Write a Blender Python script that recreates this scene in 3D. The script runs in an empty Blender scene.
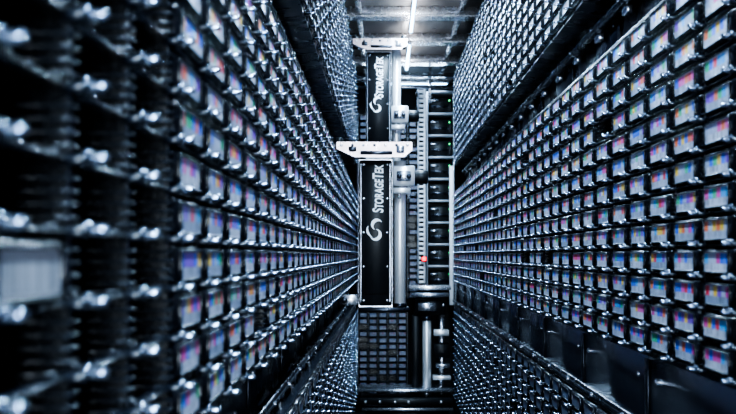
import bpy, math, random
import numpy as np
from mathutils import Vector, Matrix
random.seed(7)
H=0.75            # camera height above floor
FPX=1180.0
XL,XR=-0.132,0.306
YEND=5.30
PU,PV=0.112,0.0298
try: bpy.context.scene.view_settings.look='AgX - High Contrast'
except Exception as ex: print(ex)

# ------------------------------------------------------------ materials
def nt(name):
    m=bpy.data.materials.new(name); m.use_nodes=True
    return m,m.node_tree,m.node_tree.nodes['Principled BSDF']
def mat(name,col,rough=.5,metal=0,bump=0,bscale=60,var=0,emit=None,es=0,spec=.5,coat=0):
    m,t,b=nt(name)
    b.inputs['Base Color'].default_value=(*col,1); b.inputs['Roughness'].default_value=rough
    b.inputs['Metallic'].default_value=metal; b.inputs['Specular IOR Level'].default_value=spec
    b.inputs['Coat Weight'].default_value=coat
    if emit: b.inputs['Emission Color'].default_value=(*emit,1); b.inputs['Emission Strength'].default_value=es
    tc=t.nodes.new('ShaderNodeTexCoord'); n=t.nodes.new('ShaderNodeTexNoise')
    n.inputs['Scale'].default_value=bscale; t.links.new(tc.outputs['Object'],n.inputs['Vector'])
    if var:
        mr=t.nodes.new('ShaderNodeMapRange'); t.links.new(n.outputs['Fac'],mr.inputs['Value'])
        mr.inputs['To Min'].default_value=max(.02,rough-var); mr.inputs['To Max'].default_value=rough+var
        t.links.new(mr.outputs['Result'],b.inputs['Roughness'])
    if bump:
        bp=t.nodes.new('ShaderNodeBump'); bp.inputs['Strength'].default_value=bump; bp.inputs['Distance'].default_value=.002
        t.links.new(n.outputs['Fac'],bp.inputs['Height']); t.links.new(bp.outputs['Normal'],b.inputs['Normal'])
    return m
M_PLA=mat('black_plastic',(.006,.008,.011),.26,0,.1,300,.08,spec=.4)
M_RIB=mat('rib_plastic',(.016,.021,.03),.2,.1,0,80,.06)
M_LIP=mat('shelf_lip_plastic',(.016,.021,.031),.18,.1,0,80,.06)
M_NUB=mat('latch_nub',(.24,.30,.40),.13,.85,0,80,.05)
M_CART=mat('cartridge_shell',(.006,.008,.012),.22,0,.2,500,.05)
M_STEEL=mat('brushed_steel',(.46,.49,.55),.26,.9,.1,25,.12)
M_ALU=mat('aluminium',(.80,.81,.85),.26,.8,.05,60,.1)
M_TUBE=mat('tube_aluminium',(.88,.89,.91),.32,.6,.05,60,.08)
M_DSTEEL=mat('dark_steel',(.05,.056,.07),.28,.9,.2,18,.12)
M_PANEL=mat('panel_steel',(.22,.25,.30),.24,.95,.35,6,.1)
M_BLK=mat('black_paint',(.010,.011,.013),.38,0,.05,200,.08,spec=.3)
M_WHITE=mat('white_paint',(.85,.87,.9),.4)
M_GREYP=mat('grey_frame_paint',(.42,.45,.5),.4,.2)
M_CEIL=mat('ceiling_sheet',(.24,.22,.20),.33,.6,.2,12,.12)
M_FLOOR=mat('floor_dark',(.03,.032,.036),.4,0,.1,40,.1)
M_WALL=mat('wall_dark',(.015,.017,.02),.6)
M_LED=mat('lamp_diffuser',(.9,.95,1),.4,emit=(.30,.62,1),es=12)
M_RED=mat('red_led',(.9,.02,.03),.4,emit=(1,.01,.03),es=5)
M_GRN=mat('green_led',(.1,.8,.2),.4,emit=(.1,1,.3),es=2)
M_TXT=mat('white_print',(.95,.95,.97),.5)
M_COP=mat('pink_metal',(.52,.43,.42),.3,.9,.3,40,.12)

def label_mat(name,pal,bl,bh,colamt,split=.5):
    m,t,b=nt(name); N=t.nodes; L=t.links
    uv=N.new('ShaderNodeUVMap'); uv.uv_map='UVMap'
    sp=N.new('ShaderNodeSeparateXYZ'); L.new(uv.outputs['UV'],sp.inputs[0])
    def mth(op,a,bv=None,c=None):
        n=N.new('ShaderNodeMath'); n.operation=op
        for i,x in enumerate((a,bv,c)):
            if x is None: continue
            if isinstance(x,(int,float)): n.inputs[i].default_value=x
            else: L.new(x,n.inputs[i])
        return n.outputs[0]
    U,V=sp.outputs['X'],sp.outputs['Y']
    fu=mth('FRACT',U); iu=mth('FLOOR',U); fv=mth('FRACT',V); iv=mth('FLOOR',V)
    d=mth('FLOOR',mth('MULTIPLY',fu,6.0))
    cb=N.new('ShaderNodeCombineXYZ'); L.new(iu,cb.inputs[0]); L.new(iv,cb.inputs[1]); L.new(d,cb.inputs[2])
    wn=N.new('ShaderNodeTexWhiteNoise'); wn.noise_dimensions='3D'; L.new(cb.outputs[0],wn.inputs['Vector'])
    cr=N.new('ShaderNodeValToRGB'); cr.color_ramp.interpolation='CONSTANT'
    e=cr.color_ramp.elements
    e[0].position=0; e[0].color=(*pal[0],1); e[1].position=1/len(pal); e[1].color=(*pal[1],1)
    for i in range(2,len(pal)):
        x=e.new(i/len(pal)); x.color=(*pal[i],1)
    L.new(wn.outputs['Value'],cr.inputs[0])
    cb2=N.new('ShaderNodeCombineXYZ'); L.new(iu,cb2.inputs[0]); L.new(iv,cb2.inputs[1])
    w2=N.new('ShaderNodeTexWhiteNoise'); w2.noise_dimensions='3D'; L.new(cb2.outputs[0],w2.inputs['Vector'])
    base=N.new('ShaderNodeMix'); base.data_type='RGBA'
    base.inputs[6].default_value=(*bl,1); base.inputs[7].default_value=(*bh,1)
    L.new(w2.outputs['Value'],base.inputs[0])
    st=mth('FLOOR',mth('MULTIPLY',fu,40.0))
    cb3=N.new('ShaderNodeCombineXYZ'); L.new(iu,cb3.inputs[0]); L.new(iv,cb3.inputs[1]); L.new(st,cb3.inputs[2])
    w3=N.new('ShaderNodeTexWhiteNoise'); w3.noise_dimensions='3D'; L.new(cb3.outputs[0],w3.inputs['Vector'])
    bar=mth('MULTIPLY',mth('GREATER_THAN',w3.outputs['Value'],.65),mth('LESS_THAN',fv,split))
    bar=mth('MULTIPLY',bar,mth('MULTIPLY',mth('GREATER_THAN',fv,.07),.5))
    m1=N.new('ShaderNodeMix'); m1.data_type='RGBA'; L.new(bar,m1.inputs[0]); L.new(base.outputs[2],m1.inputs[6]); m1.inputs[7].default_value=(.04,.05,.08,1)
    top=mth('MULTIPLY',mth('GREATER_THAN',fv,split),mth('LESS_THAN',fv,.95))
    fr=mth('FRACT',mth('MULTIPLY',fu,6.0))
    top=mth('MULTIPLY',top,mth('MULTIPLY',mth('GREATER_THAN',fr,.08),colamt))
    m2=N.new('ShaderNodeMix'); m2.data_type='RGBA'; L.new(top,m2.inputs[0]); L.new(m1.outputs[2],m2.inputs[6]); L.new(cr.outputs[0],m2.inputs[7])
    L.new(m2.outputs[2],b.inputs['Base Color']); b.inputs['Roughness'].default_value=.35
    return m
G1=(.50,.54,.70); G2=(.36,.42,.58)
PAL=[(.85,.01,.05),G1,(.95,.60,.02),(.01,.16,.95),(.26,.05,.65),G1,(.92,.18,.02),(.02,.50,.20),(.01,.16,.85),(.85,.03,.40),(.02,.42,.90),G2]
M_LAB=label_mat('barcode_label',PAL,(.34,.40,.54),(.70,.73,.85),.92,.42)
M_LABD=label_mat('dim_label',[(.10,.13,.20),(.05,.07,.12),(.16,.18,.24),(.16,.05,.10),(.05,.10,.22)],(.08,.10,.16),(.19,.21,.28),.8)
M_LABG=label_mat('plain_label',[(.4,.42,.48),(.4,.43,.5),(.5,.53,.58)],(.4,.42,.46),(.5,.52,.56),.5,.8)

# ------------------------------------------------------------ mesh builder
class MB:
    def __init__(s): s.v=[];s.f=[];s.m=[];s.mats=[];s.uv={}
    def mi(s,m):
        if m not in s.mats: s.mats.append(m)
        return s.mats.index(m)
    def add(s,vs,fs,m):
        o=len(s.v); s.v+= [tuple(p) for p in vs]; k=s.mi(m)
        for f in fs: s.f.append(tuple(o+i for i in f)); s.m.append(k)
    def box(s,x0,x1,y0,y1,z0,z1,m,ch=0):
        x0,x1=sorted((x0,x1));y0,y1=sorted((y0,y1));z0,z1=sorted((z0,z1))
        if ch<=0:
            v=[(x,y,z) for x in (x0,x1) for y in (y0,y1) for z in (z0,z1)]
            s.add(v,[(0,1,3,2),(4,6,7,5),(0,4,5,1),(2,3,7,6),(0,2,6,4),(1,5,7,3)],m); return
        lo=(x0,y0,z0);hi=(x1,y1,z1); v=[];idx={}
        ch=min(ch,(x1-x0)*.45,(y1-y0)*.45,(z1-z0)*.45)
        for sx in (0,1):
            for sy in (0,1):
                for sz in (0,1):
                    sg=(sx,sy,sz)
                    for a in range(3):
                        p=[]
                        for k in range(3):
                            e=hi[k] if sg[k] else lo[k]
                            if k!=a: e+= -ch if sg[k] else ch
                            p.append(e)
                        idx[(sg,a)]=len(v); v.append(p)
        c=Vector([(lo[k]+hi[k])/2 for k in range(3)]); fs=[]
        for a in range(3):
            b,d=[k for k in range(3) if k!=a]
            for sa in (0,1):
                q=[]
                for sb,sd in ((0,0),(1,0),(1,1),(0,1)):
                    g=[0,0,0];g[a]=sa;g[b]=sb;g[d]=sd; q.append(idx[(tuple(g),a)])
                fs.append(q)
            for sb in (0,1):
                for sd in (0,1):
                    g0=[0,0,0];g0[b]=sb;g0[d]=sd;g1=list(g0);g1[a]=1
                    fs.append([idx[(tuple(g0),b)],idx[(tuple(g1),b)],idx[(tuple(g1),d)],idx[(tuple(g0),d)]])
        for sx in (0,1):
            for sy in (0,1):
                for sz in (0,1): fs.append([idx[((sx,sy,sz),a)] for a in range(3)])
        out=[]
        for f in fs:
            P=[Vector(v[i]) for i in f]; n=(P[1]-P[0]).cross(P[2]-P[0]); mid=sum(P,Vector())/len(P)
            out.append(f if n.dot(mid-c)>0 else f[::-1])
        s.add(v,out,m)
    def lathe(s,c,axis,prof,m,n=16):
        ax=Vector(axis).normalized(); a=ax.orthogonal().normalized(); b=ax.cross(a)
        v=[];f=[]; c=Vector(c)
        for t,r in prof:
            for i in range(n):
                an=2*math.pi*i/n; v.append(c+ax*t+(a*math.cos(an)+b*math.sin(an))*r)
        for k in range(len(prof)-1):
            for i in range(n):
                j=(i+1)%n; f.append((k*n+i,k*n+j,(k+1)*n+j,(k+1)*n+i))
        f.append(tuple(range(n))[::-1]); f.append(tuple((len(prof)-1)*n+i for i in range(n)))
        s.add(v,f,m)
    def cyl(s,p0,p1,r,m,n=16):
        p0=Vector(p0);p1=Vector(p1);l=(p1-p0).length;ch=min(r*.15,l*.1)
        s.lathe(p0,p1-p0,[(0,r-ch),(ch,r),(l-ch,r),(l,r-ch)],m,n)
    def prism(s,pts,y0,y1,m):
        n=len(pts); v=[(x,y0,z) for x,z in pts]+[(x,y1,z) for x,z in pts]
        f=[tuple(range(n)),tuple(range(2*n-1,n-1,-1))]+[(i,i+n,(i+1)%n+n,(i+1)%n) for i in range(n)]
        s.add(v,f,m)
    def obj(s,name,parent=None,smooth=True):
        me=bpy.data.meshes.new(name); me.from_pydata(s.v,[],s.f)
        for m in s.mats: me.materials.append(m)
        me.polygons.foreach_set('material_index',s.m)
        me.update()
        if smooth:
            me.polygons.foreach_set('use_smooth',[True]*len(s.f))
            try: me.set_sharp_from_angle(angle=math.radians(50))
            except Exception: pass
        o=bpy.data.objects.new(name,me); bpy.context.scene.collection.objects.link(o)
        if parent: o.parent=parent
        return o
def empty(name,loc=(0,0,0)):
    e=bpy.data.objects.new(name,None); e.empty_display_size=.05; bpy.context.scene.collection.objects.link(e); return e

# ------------------------------------------------------------ cell templates (u,v,w)
def tmpl_grid(pu):
    t=MB(); h=PV/2; k=pu/PU
    t.box(-pu/2,pu/2,-h,-h+.0022,-.012,.003,M_LIP,.0009)
    t.box(-pu/2,pu/2,-h+.0004,-h+.002,-.10,-.012,M_PLA)
    t.box(pu/2-.003,pu/2+.003,-h,h,-.10,.0005,M_PLA)
    for q in range(4):
        z=-h+.0062+q*.0055
        t.box(pu/2-.0058,pu/2+.0058,z,z+.0018,-.09,.0035,M_RIB,.0006)
    uu=pu/2
    t.box(uu-.0085*k,uu+.0085*k,-h-.001,-h+.0030,-.002,.010,M_LIP,.0013)
    t.box(uu-.0060*k,uu+.0060*k,-h+.0008,-h+.0056,.0066,.0110,M_NUB,.0018)
    t.lathe((uu,-h+.0022,.0092),(0,0,1),[(0,.0024),(.0055,.0024),(.0072,.0019),(.0080,.0008)],M_NUB,8)
    for uq in (-.038*k,.038*k):
        t.box(uq-.0015,uq+.0015,-h+.002,-h+.0042,-.06,.0015,M_LIP,.0006)
    return t
def tmpl_cart(pu,lab):
    t=MB(); k=pu/PU
    t.box(-.0485*k,.0485*k,-.0105,.0122,-.10,.0045,M_CART,.0024)
    t.box(-.0400*k,.0400*k,.0090,.0102,.0040,.0068,M_CART,.0006)
    t.box(-.0400*k,.0400*k,-.0098,-.0087,.0040,.0068,M_CART,.0006)
    t.box(.0392*k,.0412*k,-.009,.009,.0040,.0068,M_CART,.0006)
    t.box(-.0412*k,-.0392*k,-.009,.009,.0040,.0068,M_CART,.0006)
    t.box(.0430*k,.0465*k,-.004,.004,.0040,.0060,M_LIP,.0008)
    t.add([(-.0382*k,-.0085,.0052),(.0382*k,-.0085,.0052),(.0382*k,.0088,.0052),(-.0382*k,.0088,.0052)],[(0,1,2,3)],lab)
    t.labels=[len(t.f)-1]
    return t
def replicate(t,R,origins,ids,name,parent):
    V=np.array(t.v)@np.array(R).T; n=len(V); C=len(origins)
    O=np.array(origins)
    vs=(V[None,:,:]+O[:,None,:]).reshape(-1,3)
    fl=[len(f) for f in t.f]; li=np.array([i for f in t.f for i in f]); L=len(li)
    loops=(li[None,:]+(np.arange(C)*n)[:,None]).reshape(-1)
    totals=np.tile(fl,C); starts=np.concatenate([[0],np.cumsum(totals)[:-1]])
    me=bpy.data.meshes.new(name)
    me.vertices.add(len(vs)); me.vertices.foreach_set('co',vs.astype(np.float32).ravel())
    me.loops.add(len(loops)); me.loops.foreach_set('vertex_index',loops.astype(np.int32))
    me.polygons.add(len(totals)); me.polygons.foreach_set('loop_start',starts.astype(np.int32))
    try: me.polygons.foreach_set('loop_total',totals.astype(np.int32))
    except Exception: pass
    for m in t.mats: me.materials.append(m)
    me.polygons.foreach_set('material_index',np.tile(t.m,C).astype(np.int32))
    if getattr(t,'labels',None):
        uvl=me.uv_layers.new(name='UVMap')
        base=np.zeros((L,2)); 
        st=sum(fl[:t.labels[0]])
        base[st:st+4]=[(0.001,0.001),(.999,0.001),(.999,.999),(0.001,.999)]
        uv=(base[None]+np.array(ids,float)[:,None,:]).reshape(-1)
        uvl.data.foreach_set('uv',uv.astype(np.float32))
    me.update(calc_edges=True); me.validate()
    o=bpy.data.objects.new(name,me); bpy.context.scene.collection.objects.link(o); o.parent=parent
    me.polygons.foreach_set('use_smooth',[True]*len(totals))
    try: me.set_sharp_from_angle(angle=math.radians(50))
    except Exception: pass
    return o
RR=[[0,0,-1],[-1,0,0],[0,1,0]]
RL=[[0,0,1],[1,0,0],[0,1,0]]
RE=[[1,0,0],[0,0,-1],[0,1,0]]
seed=[0]
def rack(side,vbottom,nrows,exclude=lambda c,r:False,empt=.012,lab=None,single=None):
    e=empty('tape_cartridge_rack'); seed[0]+=1
    g=tmpl_grid(PU); c=tmpl_cart(PU,lab or M_LAB)
    if side=='R': R,x,y0=RR,XR,1.071-PU*12
    else: R,x,y0=RL,XL,.771-PU*9
    n=int((YEND-.05-y0)/PU)
    go=[];co=[];ids=[]
    for i in range(n):
        for r in range(nrows):
            p=(x,y0+i*PU,H+vbottom+r*PV); go.append(p)
            if exclude(y0+i*PU,r) or random.random()<empt: continue
            j=random.uniform(-.0012,.0012)
            co.append((p[0]+j,p[1],p[2])); ids.append((i+seed[0]*100,r+seed[0]*30))
    replicate(g,R,go,None,'slot_grid',e); replicate(c,R,co,ids,'cartridges',e)
    if single: replicate(tmpl_cart(PU,M_LABG),R,[(x,y0+PU*6-.012,H+vbottom+single*PV)],[(3,3)],'loose_cartridge',e)
    s=-1 if side=='L' else 1
    b=MB(); ya=y0-PU/2; yb=y0+(n-.5)*PU; z0=H+vbottom-PV/2; z1=z0+nrows*PV
    b.box(x+s*.101,x+s*.106,ya,yb,z0,z1,M_PLA)
    b.box(x+s*.0,x+s*.105,ya,yb,z1+.0002,z1+.004,M_LIP)
    b.box(x+s*.0,x+s*.105,ya,yb,z0-.006,z0-.0017,M_DSTEEL)
    b.box(x-s*.004,x+s*.106,yb+.004,yb+.009,z0-.004,z1+.004,M_DSTEEL)
    b.obj('frame',e); return e
VB_M=-.096; VB_U=.412; VB_L=-.215-.015-12*PV
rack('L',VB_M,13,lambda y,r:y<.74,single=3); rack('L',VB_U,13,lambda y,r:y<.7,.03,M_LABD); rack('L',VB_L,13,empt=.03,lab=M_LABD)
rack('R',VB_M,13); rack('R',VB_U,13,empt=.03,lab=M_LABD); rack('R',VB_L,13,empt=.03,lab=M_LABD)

def end_rack(x0,ncol,pu,vb,nrows,y):
    e=empty('tape_cartridge_rack'); seed[0]+=1
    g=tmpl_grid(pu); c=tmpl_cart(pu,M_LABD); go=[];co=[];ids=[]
    for i in range(ncol):
        for r in range(nrows):
            p=(x0+(i+.5)*pu,y,H+vb+r*PV); go.append(p)
            if random.random()<.15: continue
            co.append(p); ids.append((i+seed[0]*100,r+seed[0]*40))
    replicate(g,RE,go,None,'slot_grid',e); replicate(c,RE,co,ids,'cartridges',e)
    b=MB(); b.box(x0,x0+ncol*pu,y+.101,y+.106,H+vb-.015,H+vb+nrows*PV,M_PLA)
    b.box(x0-.006,x0-.001,y-.005,y+.1,H+vb-.015,H+vb+nrows*PV,M_DSTEEL)
    b.obj('frame',e)
end_rack(-.125,5,.046,-.64,13,5.55)
end_rack(-.125,5,.058,-.19,29,5.55)

# ------------------------------------------------------------ room shell
def slab(name,*a,m=M_WALL):
    b=MB(); b.box(*a,m); return b.obj(name,smooth=False)
Y0,Y1=-1.6,6.0
slab('floor',-.27,.45,Y0,Y1,-.03,0,m=M_FLOOR)
slab('ceiling',-.27,.45,Y0,Y1,H+.87,H+.89,m=M_CEIL)
slab('wall_left',-.27,-.245,Y0,Y1,0,H+.87)
slab('wall_right',.42,.45,Y0,Y1,0,H+.87)
slab('wall_back',-.245,.42,Y1-.03,Y1,0,H+.87)
slab('wall_front',-.245,.42,Y0,Y0+.03,0,H+.87)

def gap(side,zlo,zhi,rec,steel,name,strip=M_DSTEEL):  # sheet-metal panels closing the gaps between racks
    s=-1 if side=='L' else 1; x=XL if side=='L' else XR
    b=MB(); y=-.4; k=0
    while y<YEND-.02:
        ye=min(y+.448,YEND-.01)
        b.box(x+s*rec,x+s*(rec+.004),y,ye-.004,H+zlo,H+zhi,steel,.001)
        b.box(x+s*(rec-.003),x+s*rec,ye-.010,ye+.004,H+zlo+.004,H+zhi-.004,strip,.001)
        for q in (.05,.40):
            b.lathe((x+s*rec,y+q,H+(zlo+zhi)/2+.02),(-s,0,0),[(0,.004),(.002,.004),(.003,.002)],M_STEEL,8)
        y+=.448; k+=1
    b.obj(name)
gap('R',-.212,-.118,.004,M_PANEL,'trim_3',M_DSTEEL)
gap('L',-.205,-.122,.03,M_DSTEEL,'trim_4')
gap('R',.305,.388,.06,M_DSTEEL,'trim_5')
gap('L',.305,.388,.06,M_DSTEEL,'trim_6')
tn=[7]
def rail(side,zc,rec,brk=True):
    s=-1 if side=='L' else 1; x=XL if side=='L' else XR
    b=MB()
    X=x+s*(rec-.012)
    b.box(X-.006,X+.006,-.4,YEND-.02,H+zc-.007,H+zc+.007,M_DSTEEL,.002)
    b.box(X-s*.008,X-s*.0065,-.4,YEND-.02,H+zc-.002,H+zc+.002,M_PANEL)
    y=-.3
    while y<YEND-.1:
        if brk: b.box(X,x+s*rec,y,y+.03,H+zc-.02,H+zc-.006,M_STEEL,.002)
        b.lathe((X-s*.006,y+.015,H+zc+.0),(-s,0,0),[(0,.004),(.003,.004),(.004,.002)],M_STEEL,8)
        y+=.224
    b.obj('trim_%d'%tn[0]); tn[0]+=1  # guide rail that the robot carriages ride on
rail('L',.31,.055); rail('R',.31,.055); rail('L',-.19,.028); rail('R',-.205,.016,False)
rail('L',.372,.055); rail('R',.372,.055)
for nm,x0,x1 in (('trim_1',XL-.1,XL),('trim_2',XR,XR+.1)):
    slab(nm,x0,x1,-.4,YEND-.02,0,H+VB_L-.025,m=M_DSTEEL)

# ceiling beams
e=empty('ceiling_beam_frame'); b=MB()
y=-.87
while y<5.9:
    b.box(XL-.1,XR+.1,y,y+.045,H+.835,H+.87,M_ALU,.002)
    b.box(XL-.1,XR+.1,y-.018,y+.063,H+.832,H+.836,M_ALU)
    y+=.5
for xx in (XL+.03,XR-.05): b.box(xx,xx+.02,-1.2,5.9,H+.848,H+.87,M_STEEL,.002)
b.obj('beams',e)
def area(parent,loc,rot,sx,sy,en,col=(.58,.79,1)):
    ld=bpy.data.lights.new('lamp','AREA'); ld.shape='RECTANGLE'; ld.size=sx; ld.size_y=sy
    ld.energy=en; ld.color=col
    lo=bpy.data.objects.new('lamp',ld); lo.location=loc; lo.rotation_euler=rot; bpy.context.scene.collection.objects.link(lo); lo.parent=parent
for i,yc in enumerate((-.6,.3,1.2,2.1,3.0,3.9,4.75)):
    e=empty('led_strip_light'); b=MB()
    b.box(.084,.100,yc-.3,yc+.3,H+.795,H+.808,M_ALU,.003)
    b.box(.087,.097,yc-.29,yc+.29,H+.789,H+.7949,M_LED,.001)
    for q in (-.2,.2): b.cyl((.092,yc+q,H+.805),(.092,yc+q,H+.87),.004,M_ALU,8)
    b.obj('fixture',e)
    area(e,(.092,yc,H+.7875),(0,0,0),.008,.58,13)
    area(e,(.092,yc,H+.8095),(math.pi,0,0),.014,.58,1.2,(.9,.93,1))  # added uplight to brighten the ceiling and its beams
e=empty('led_strip_light'); b=MB()  # extra lamp added to brighten the far end of the aisle
b.box(-.1,.3,5.50,5.52,H+.80,H+.815,M_ALU,.003); b.box(-.09,.29,5.503,5.517,H+.796,H+.80,M_LED,.001); b.obj('fixture',e)
area(e,(.09,5.49,H+.795),(math.radians(-35),0,0),.38,.014,1.6)
e=empty('inspection_lamp'); b=MB()  # added fill light behind the camera, stand and housing invented with it
b.box(-.06,.24,-1.33,-1.30,H-.45,H+.55,M_ALU,.004); b.box(.06,.12,-1.335,-1.30,0,H-.45,M_ALU,.004)
b.obj('housing',e)
area(e,(.09,-1.295,H+.05),(math.radians(90),0,0),.28,.98,58,(.76,.88,1))

# ------------------------------------------------------------ robots
def wtext(parent,body,x,y,z,length,height):
    c=bpy.data.curves.new('brand_text','FONT'); c.body=body; c.size=1; c.extrude=.01; c.offset=.022; c.shear=.12
    c.small_caps_scale=.78
    for i,chx in enumerate(body):
        if chx.islower(): c.body_format[i].use_small_caps=True
    o=bpy.data.objects.new('brand_text',c); bpy.context.scene.collection.objects.link(o)
    c.materials.append(M_TXT)
    bpy.context.view_layer.update()
    w,h=o.dimensions[0],o.dimensions[1]
    sx,sy=length/w,height/h
    Mx=Matrix(((0,-sy,0,x),(0,0,-.02,y),(sx,0,0,z),(0,0,0,1)))
    o.parent=parent; o.matrix_world=Mx
def crescent(b,cx,cz,r,a0,a1,th,y,m,n=14):
    out=[];inn=[]
    for i in range(n+1):
        t=i/n; a=math.radians(a0+(a1-a0)*t); w=th*math.sin(math.pi*min(max(t,.03),.97))
        out.append((cx+math.cos(a)*(r+w/2),cz+math.sin(a)*(r+w/2))); inn.append((cx+math.cos(a)*(r-w/2),cz+math.sin(a)*(r-w/2)))
    v=[(x,y,z) for x,z in out]+[(x,y,z) for x,z in inn]
    b.add(v,[(i,i+1,n+2+i,n+1+i) for i in range(n)],m)
def robot(y,sc,box,plate,tube,fit,text,logo,foot=None,name='robot_picker'):
    e=empty(name)
    P=lambda px,py:((px-385)/sc,H+(255-py)/sc)
    b=MB(); x0,z1=P(box[0],box[1]); x1,z0=P(box[2],box[3])
    b.box(x0,x1,y,y+.11,z0,z1,M_BLK,.004)
    b.box(x0-.0006,x1+.0006,y+.015,y+.018,z0-.003,z1+.003,M_STEEL)
    b.box(x0+.007,x1-.007,y-.003,y+.001,z0+.03,z1-.012,M_BLK,.0015)
    b.box(x0+.0045,x0+.0055,y-.002,y,z0+.01,z1-.01,M_PANEL)
    b.box(x1-.0055,x1-.0045,y-.002,y,z0+.01,z1-.01,M_PANEL)
    for xx in (x0+.012,x1-.012):
        for k in range(5):
            zz=z0+.014+(z1-z0-.026)*k/4
            b.lathe((xx,y-.0005,zz),(0,-1,0),[(0,.003),(.003,.003),(.004,.0018)],M_ALU,10)
    b.obj('mast_housing',e)
    b=MB(); tx0,tz1=P(tube[0],tube[1]); tx1,tz0=P(tube[2],tube[3]); r=(tx1-tx0)/2
    b.cyl(((tx0+tx1)/2,y+.03,tz0),((tx0+tx1)/2,y+.03,tz1),r,M_TUBE,32)
    b.cyl(((tx0+tx1)/2,y+.03,tz0-.004),((tx0+tx1)/2,y+.03,tz0+.006),r*1.15,M_DSTEEL,24)
    b.obj('guide_tube',e)
    b=MB(); px0,pz1=P(plate[0],plate[1]); px1,pz0=P(plate[2],plate[3]); h=pz1-pz0
    b.prism([(px0,pz1),(px1,pz1),(px1,pz0+h*.45),(px1-.02,pz0),(px0+.045,pz0),(px0+.02,pz0+h*.3),(px0,pz0+h*.55)][::-1],y-.03,y-.022,M_COP)
    b.box(px0+.004,px1-.004,y-.022,y+.12,pz1-h*.35,pz1-h*.12,M_ALU,.002)
    b.box(px0+.03,px0+.05,y-.034,y-.029,pz0+h*.35,pz0+h*.7,M_DSTEEL,.002)
    b.box(px0+.06,px1-.05,y-.034,y-.029,pz0+h*.15,pz0+h*.4,M_DSTEEL,.002)
    b.box(px1-.04,px1-.02,y-.036,y-.029,pz0+h*.25,pz0+h*.75,M_STEEL,.002)
    for k in range(7):
        xx=px0+.012+(px1-px0-.024)*k/6
        b.lathe((xx,y-.0295,pz1-h*.22),(0,-1,0),[(0,.0035),(.003,.0035),(.004,.002)],M_DSTEEL if k%2 else M_ALU,10)
    for xx in (px0+.006,px1-.012):
        b.cyl((xx,y-.012,pz1-h*.5),(xx,y-.012,pz1+.012),.009,M_BLK,16)
        b.cyl((xx,y+.08,pz1-h*.5),(xx,y+.08,pz1+.012),.009,M_BLK,16)
    b.obj('carriage',e)
    b=MB(); fx0,fz1=P(fit[0],fit[1]); fx1,fz0=P(fit[2],fit[3]); w=fx1-fx0; h=fz1-fz0
    b.box(fx0,fx0+w*.62,y-.022,y+.03,fz0+h*.25,fz1-h*.1,M_TUBE,.003)
    b.box(fx0+w*.1,fx0+w*.5,y-.028,y-.021,fz0+h*.4,fz1-h*.28,M_STEEL,.002)
    b.box(fx0,fx0+w*.5,y-.015,y+.03,fz0,fz0+h*.2,M_TUBE,.002)
    b.cyl((fx0+w*.6,y+.008,fz0+h*.55),(fx1,y+.008,fz0+h*.55),h*.22,M_BLK,20)
    b.cyl((fx1-w*.1,y+.008,fz0+h*.55),(fx1,y+.008,fz0+h*.55),h*.13,M_ALU,16)
    for q in (.18,.45):
        b.lathe((fx0+w*q,y-.027,fz0+h*.55),(0,-1,0),[(0,.006),(.004,.006),(.006,.003)],M_DSTEEL,12)
        b.cyl((fx0+w*q,y-.005,fz0-.012),(fx0+w*q,y-.005,fz0+h*.3),.004,M_ALU,10)
    b.obj('gripper_drive',e)
    if foot:
        b=MB(); ax0,az1=P(foot[0],foot[1]); ax1,az0=P(foot[2],foot[3])
        b.box(ax0,ax1,y+.01,y+.05,az0,az1,M_ALU,.003)
        b.cyl(((ax0+.006),y+.0,(az0+az1)/2),((ax0+.006),y+.06,(az0+az1)/2),.008,M_DSTEEL,16)
        b.box(x0-.001,tx1+.01,y+.0,y+.1,z0-.016,z0-.004,M_DSTEEL,.003)
        b.obj('foot_bracket',e)
    tx,tz=P(text[0],text[3]); tw=(text[3]-text[1])/sc; th=(text[2]-text[0])/sc
    wtext(e,'StorageTek',P(text[2],0)[0],y-.0038,tz,tw,th)
    b=MB(); lx,lz=P(logo[0],logo[1]); r=logo[2]/sc
    crescent(b,lx+r*.15,lz+r*.45,r*.50,35,235,r*.34,y-.004,M_TXT)
    crescent(b,lx-r*.1,lz-r*.40,r*.50,-150,75,r*.34,y-.004,M_TXT)
    crescent(b,lx-r*.05,lz+r*.05,r*.78,150,250,r*.22,y-.004,M_TXT)
    b.obj('emblem',e)
    return e
robot(3.0,FPX/3.0,(359,160,392,306),(337,143,412,158),(394,160,406,306),(393,163,428,194),(372,165,383,213),(376,230,10.5),foot=(342,295,358,305))
robot(4.0,FPX/4.0,(366,52,391,157),(353,40,407,51),(392,48,401,200),(391,104,419,130),(374,57,383,98),(377,105,7.5))

# ------------------------------------------------------------ end of aisle: drive rack etc.
S=FPX/5.5
P=lambda px,py,s=S:((px-385)/s,H+(255-py)/s)
e=empty('tape_drive_rack'); b=MB()
x0=P(428,0)[0]; x1=.318; yb=5.5
zt=P(0,92)[1]; zb=P(0,288)[1]
b.box(x0-.008,x0,yb-.01,yb+.25,zb,zt,M_GREYP,.002); b.box(x1,x1+.006,yb-.01,yb+.25,zb,zt,M_ALU,.002)
b.box(x0,x1,yb+.24,yb+.25,zb,zt,M_BLK)
n=9
for k in range(n+1):
    z=zb+(zt-zb)*k/n
    b.box(x0,x1,yb-.006,yb+.24,z-.005,z+.005,M_GREYP,.001)
    if k<n:
        hh=(zt-zb)/n
        b.box(x0+.006,x1-.006,yb+.02,yb+.23,z+.008,z+hh*.78,M_BLK,.004)
        b.box(x0+.014,x1-.02,yb+.016,yb+.021,z+hh*.3,z+hh*.42,M_DSTEEL,.001)
        b.box(x0+.012,x0+.05,yb+.012,yb+.0205,z+hh*.58,z+hh*.68,M_STEEL,.001)
        b.box(x1-.02,x1-.014,yb+.014,yb+.0205,z+hh*.6,z+hh*.66,M_GRN)
b.obj('drive_bays',e)
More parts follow.
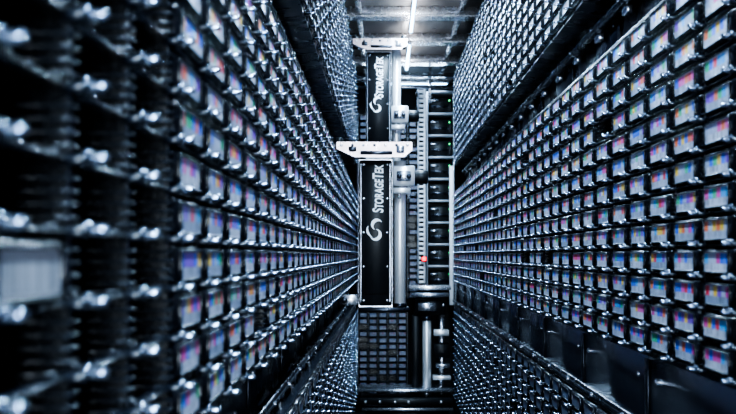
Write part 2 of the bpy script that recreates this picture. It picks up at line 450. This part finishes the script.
e=empty('slotted_mounting_strip'); b=MB()
xa=P(417,0)[0]; xb=P(425,0)[0]; z0=P(0,283)[1]; z1=P(0,88)[1]
b.box(xa,xa+.008,5.44,5.47,z0,z1,M_GREYP,.001); b.box(xb-.008,xb,5.44,5.47,z0,z1,M_WHITE,.001)
k=0; z=z0
while z<z1-.01:
    b.box(xa+.007,xb-.007,5.445,5.465,z,z+.012,M_WHITE,.001)
    if k%3==0: b.box(xa-.008,xa+.001,5.43,5.46,z,z+.02,M_BLK,.002)
    z+=.022; k+=1
b.obj('strip',e)
e=empty('status_indicator'); b=MB()
x,z=P(424,259,FPX/5.42); b.box(x-.014,x+.014,5.42,5.438,z-.012,z+.012,M_BLK,.003); b.box(x-.010,x+.010,5.415,5.4205,z-.009,z+.009,M_RED,.002)
b.obj('lens_box',e)
e=empty('frame_post'); b=MB()
S3=FPX/5.32; b.box((449.5-385)/S3,(453.6-385)/S3,5.31,5.35,P(0,305,S3)[1],P(0,166,S3)[1],M_WHITE,.002)
b.obj('post',e)
e=empty('cross_member'); b=MB()
for py in (66,79,90):
    z=P(0,py)[1]; b.box(-.16,.34,5.40,5.43,z-.006,z+.006,M_STEEL,.002)
for xx in (-.15,.20,.325): b.box(xx,xx+.014,5.41,5.43,H+.7,H+.87,M_ALU,.002)
b.obj('bars',e)

Y=5.0; S2=FPX/Y
e=empty('lift_mechanism'); b=MB(); Q=lambda px,py:P(px,py,S2)
def bx(p0,p1,p2,p3,ya,yc,m,ch=.002):
    xa,za=Q(p0,p1); xc,zc=Q(p2,p3); b.box(xa,xc,ya,yc,zc,za,m,ch)
xa,za=Q(427,318); xc,zc=Q(427,396)
b.cyl((xa,Y+.03,zc),(xa,Y+.03,za),.019,M_TUBE,28)
b.cyl((xa,Y+.03,za-.012),(xa,Y+.03,za+.006),.026,M_DSTEEL,24)
b.cyl((xa,Y+.03,zc),(xa,Y+.03,zc+.016),.026,M_STEEL,24)
bx(409,286,451,290,Y,Y+.2,M_ALU); bx(411,293,449,297,Y-.02,Y+.1,M_STEEL); bx(415,300,447,315,Y+.02,Y+.12,M_BLK,.004)
bx(418,303,436,311,Y,Y+.021,M_STEEL)
bx(412,316,420,396,Y+.03,Y+.1,M_BLK,.003); bx(434,330,449,336,Y,Y+.08,M_TUBE); bx(434,344,450,358,Y+.02,Y+.1,M_BLK,.004)
bx(436,364,450,368,Y,Y+.08,M_STEEL); bx(433,376,451,380,Y,Y+.08,M_TUBE)
bx(358,388,452,391,Y-.05,Y+.15,M_STEEL); bx(360,396,452,402,Y-.1,Y+.1,M_BLK,.003); bx(362,405,452,408,Y-.1,Y+.05,M_STEEL)
bx(366,410,448,424,Y-.05,Y+.1,M_BLK,.003)
for px in (366,380,395,408,440):
    x,z=Q(px,399); b.lathe((x,Y-.1,z),(0,-1,0),[(0,.006),(.004,.006),(.006,.003)],M_ALU,10)
for px,py in ((419,288),(440,288),(424,295),(443,305)):
    x,z=Q(px,py); b.lathe((x,Y-.02,z),(0,-1,0),[(0,.005),(.004,.005),(.006,.002)],M_ALU,10)
bx(412,396,418,432,Y,Y+.05,M_STEEL); bx(440,300,446,432,Y+.1,Y+.14,M_STEEL)
b.obj('mechanism',e)

# ------------------------------------------------------------ world, camera
w=bpy.data.worlds.new('World'); bpy.context.scene.world=w; w.use_nodes=True
w.node_tree.nodes['Background'].inputs[0].default_value=(.25,.35,.5,1); w.node_tree.nodes['Background'].inputs[1].default_value=.05
cd=bpy.data.cameras.new('camera'); co=bpy.data.objects.new('camera',cd); bpy.context.scene.collection.objects.link(co)
co.location=(0,0,H); co.rotation_euler=(math.radians(90),0,0)
cd.sensor_width=36; cd.lens=36*FPX/736; cd.shift_x=-17/736; cd.shift_y=48/736; cd.clip_start=.01
cd.dof.use_dof=True; cd.dof.focus_distance=2.3; cd.dof.aperture_fstop=13
bpy.context.scene.camera=co
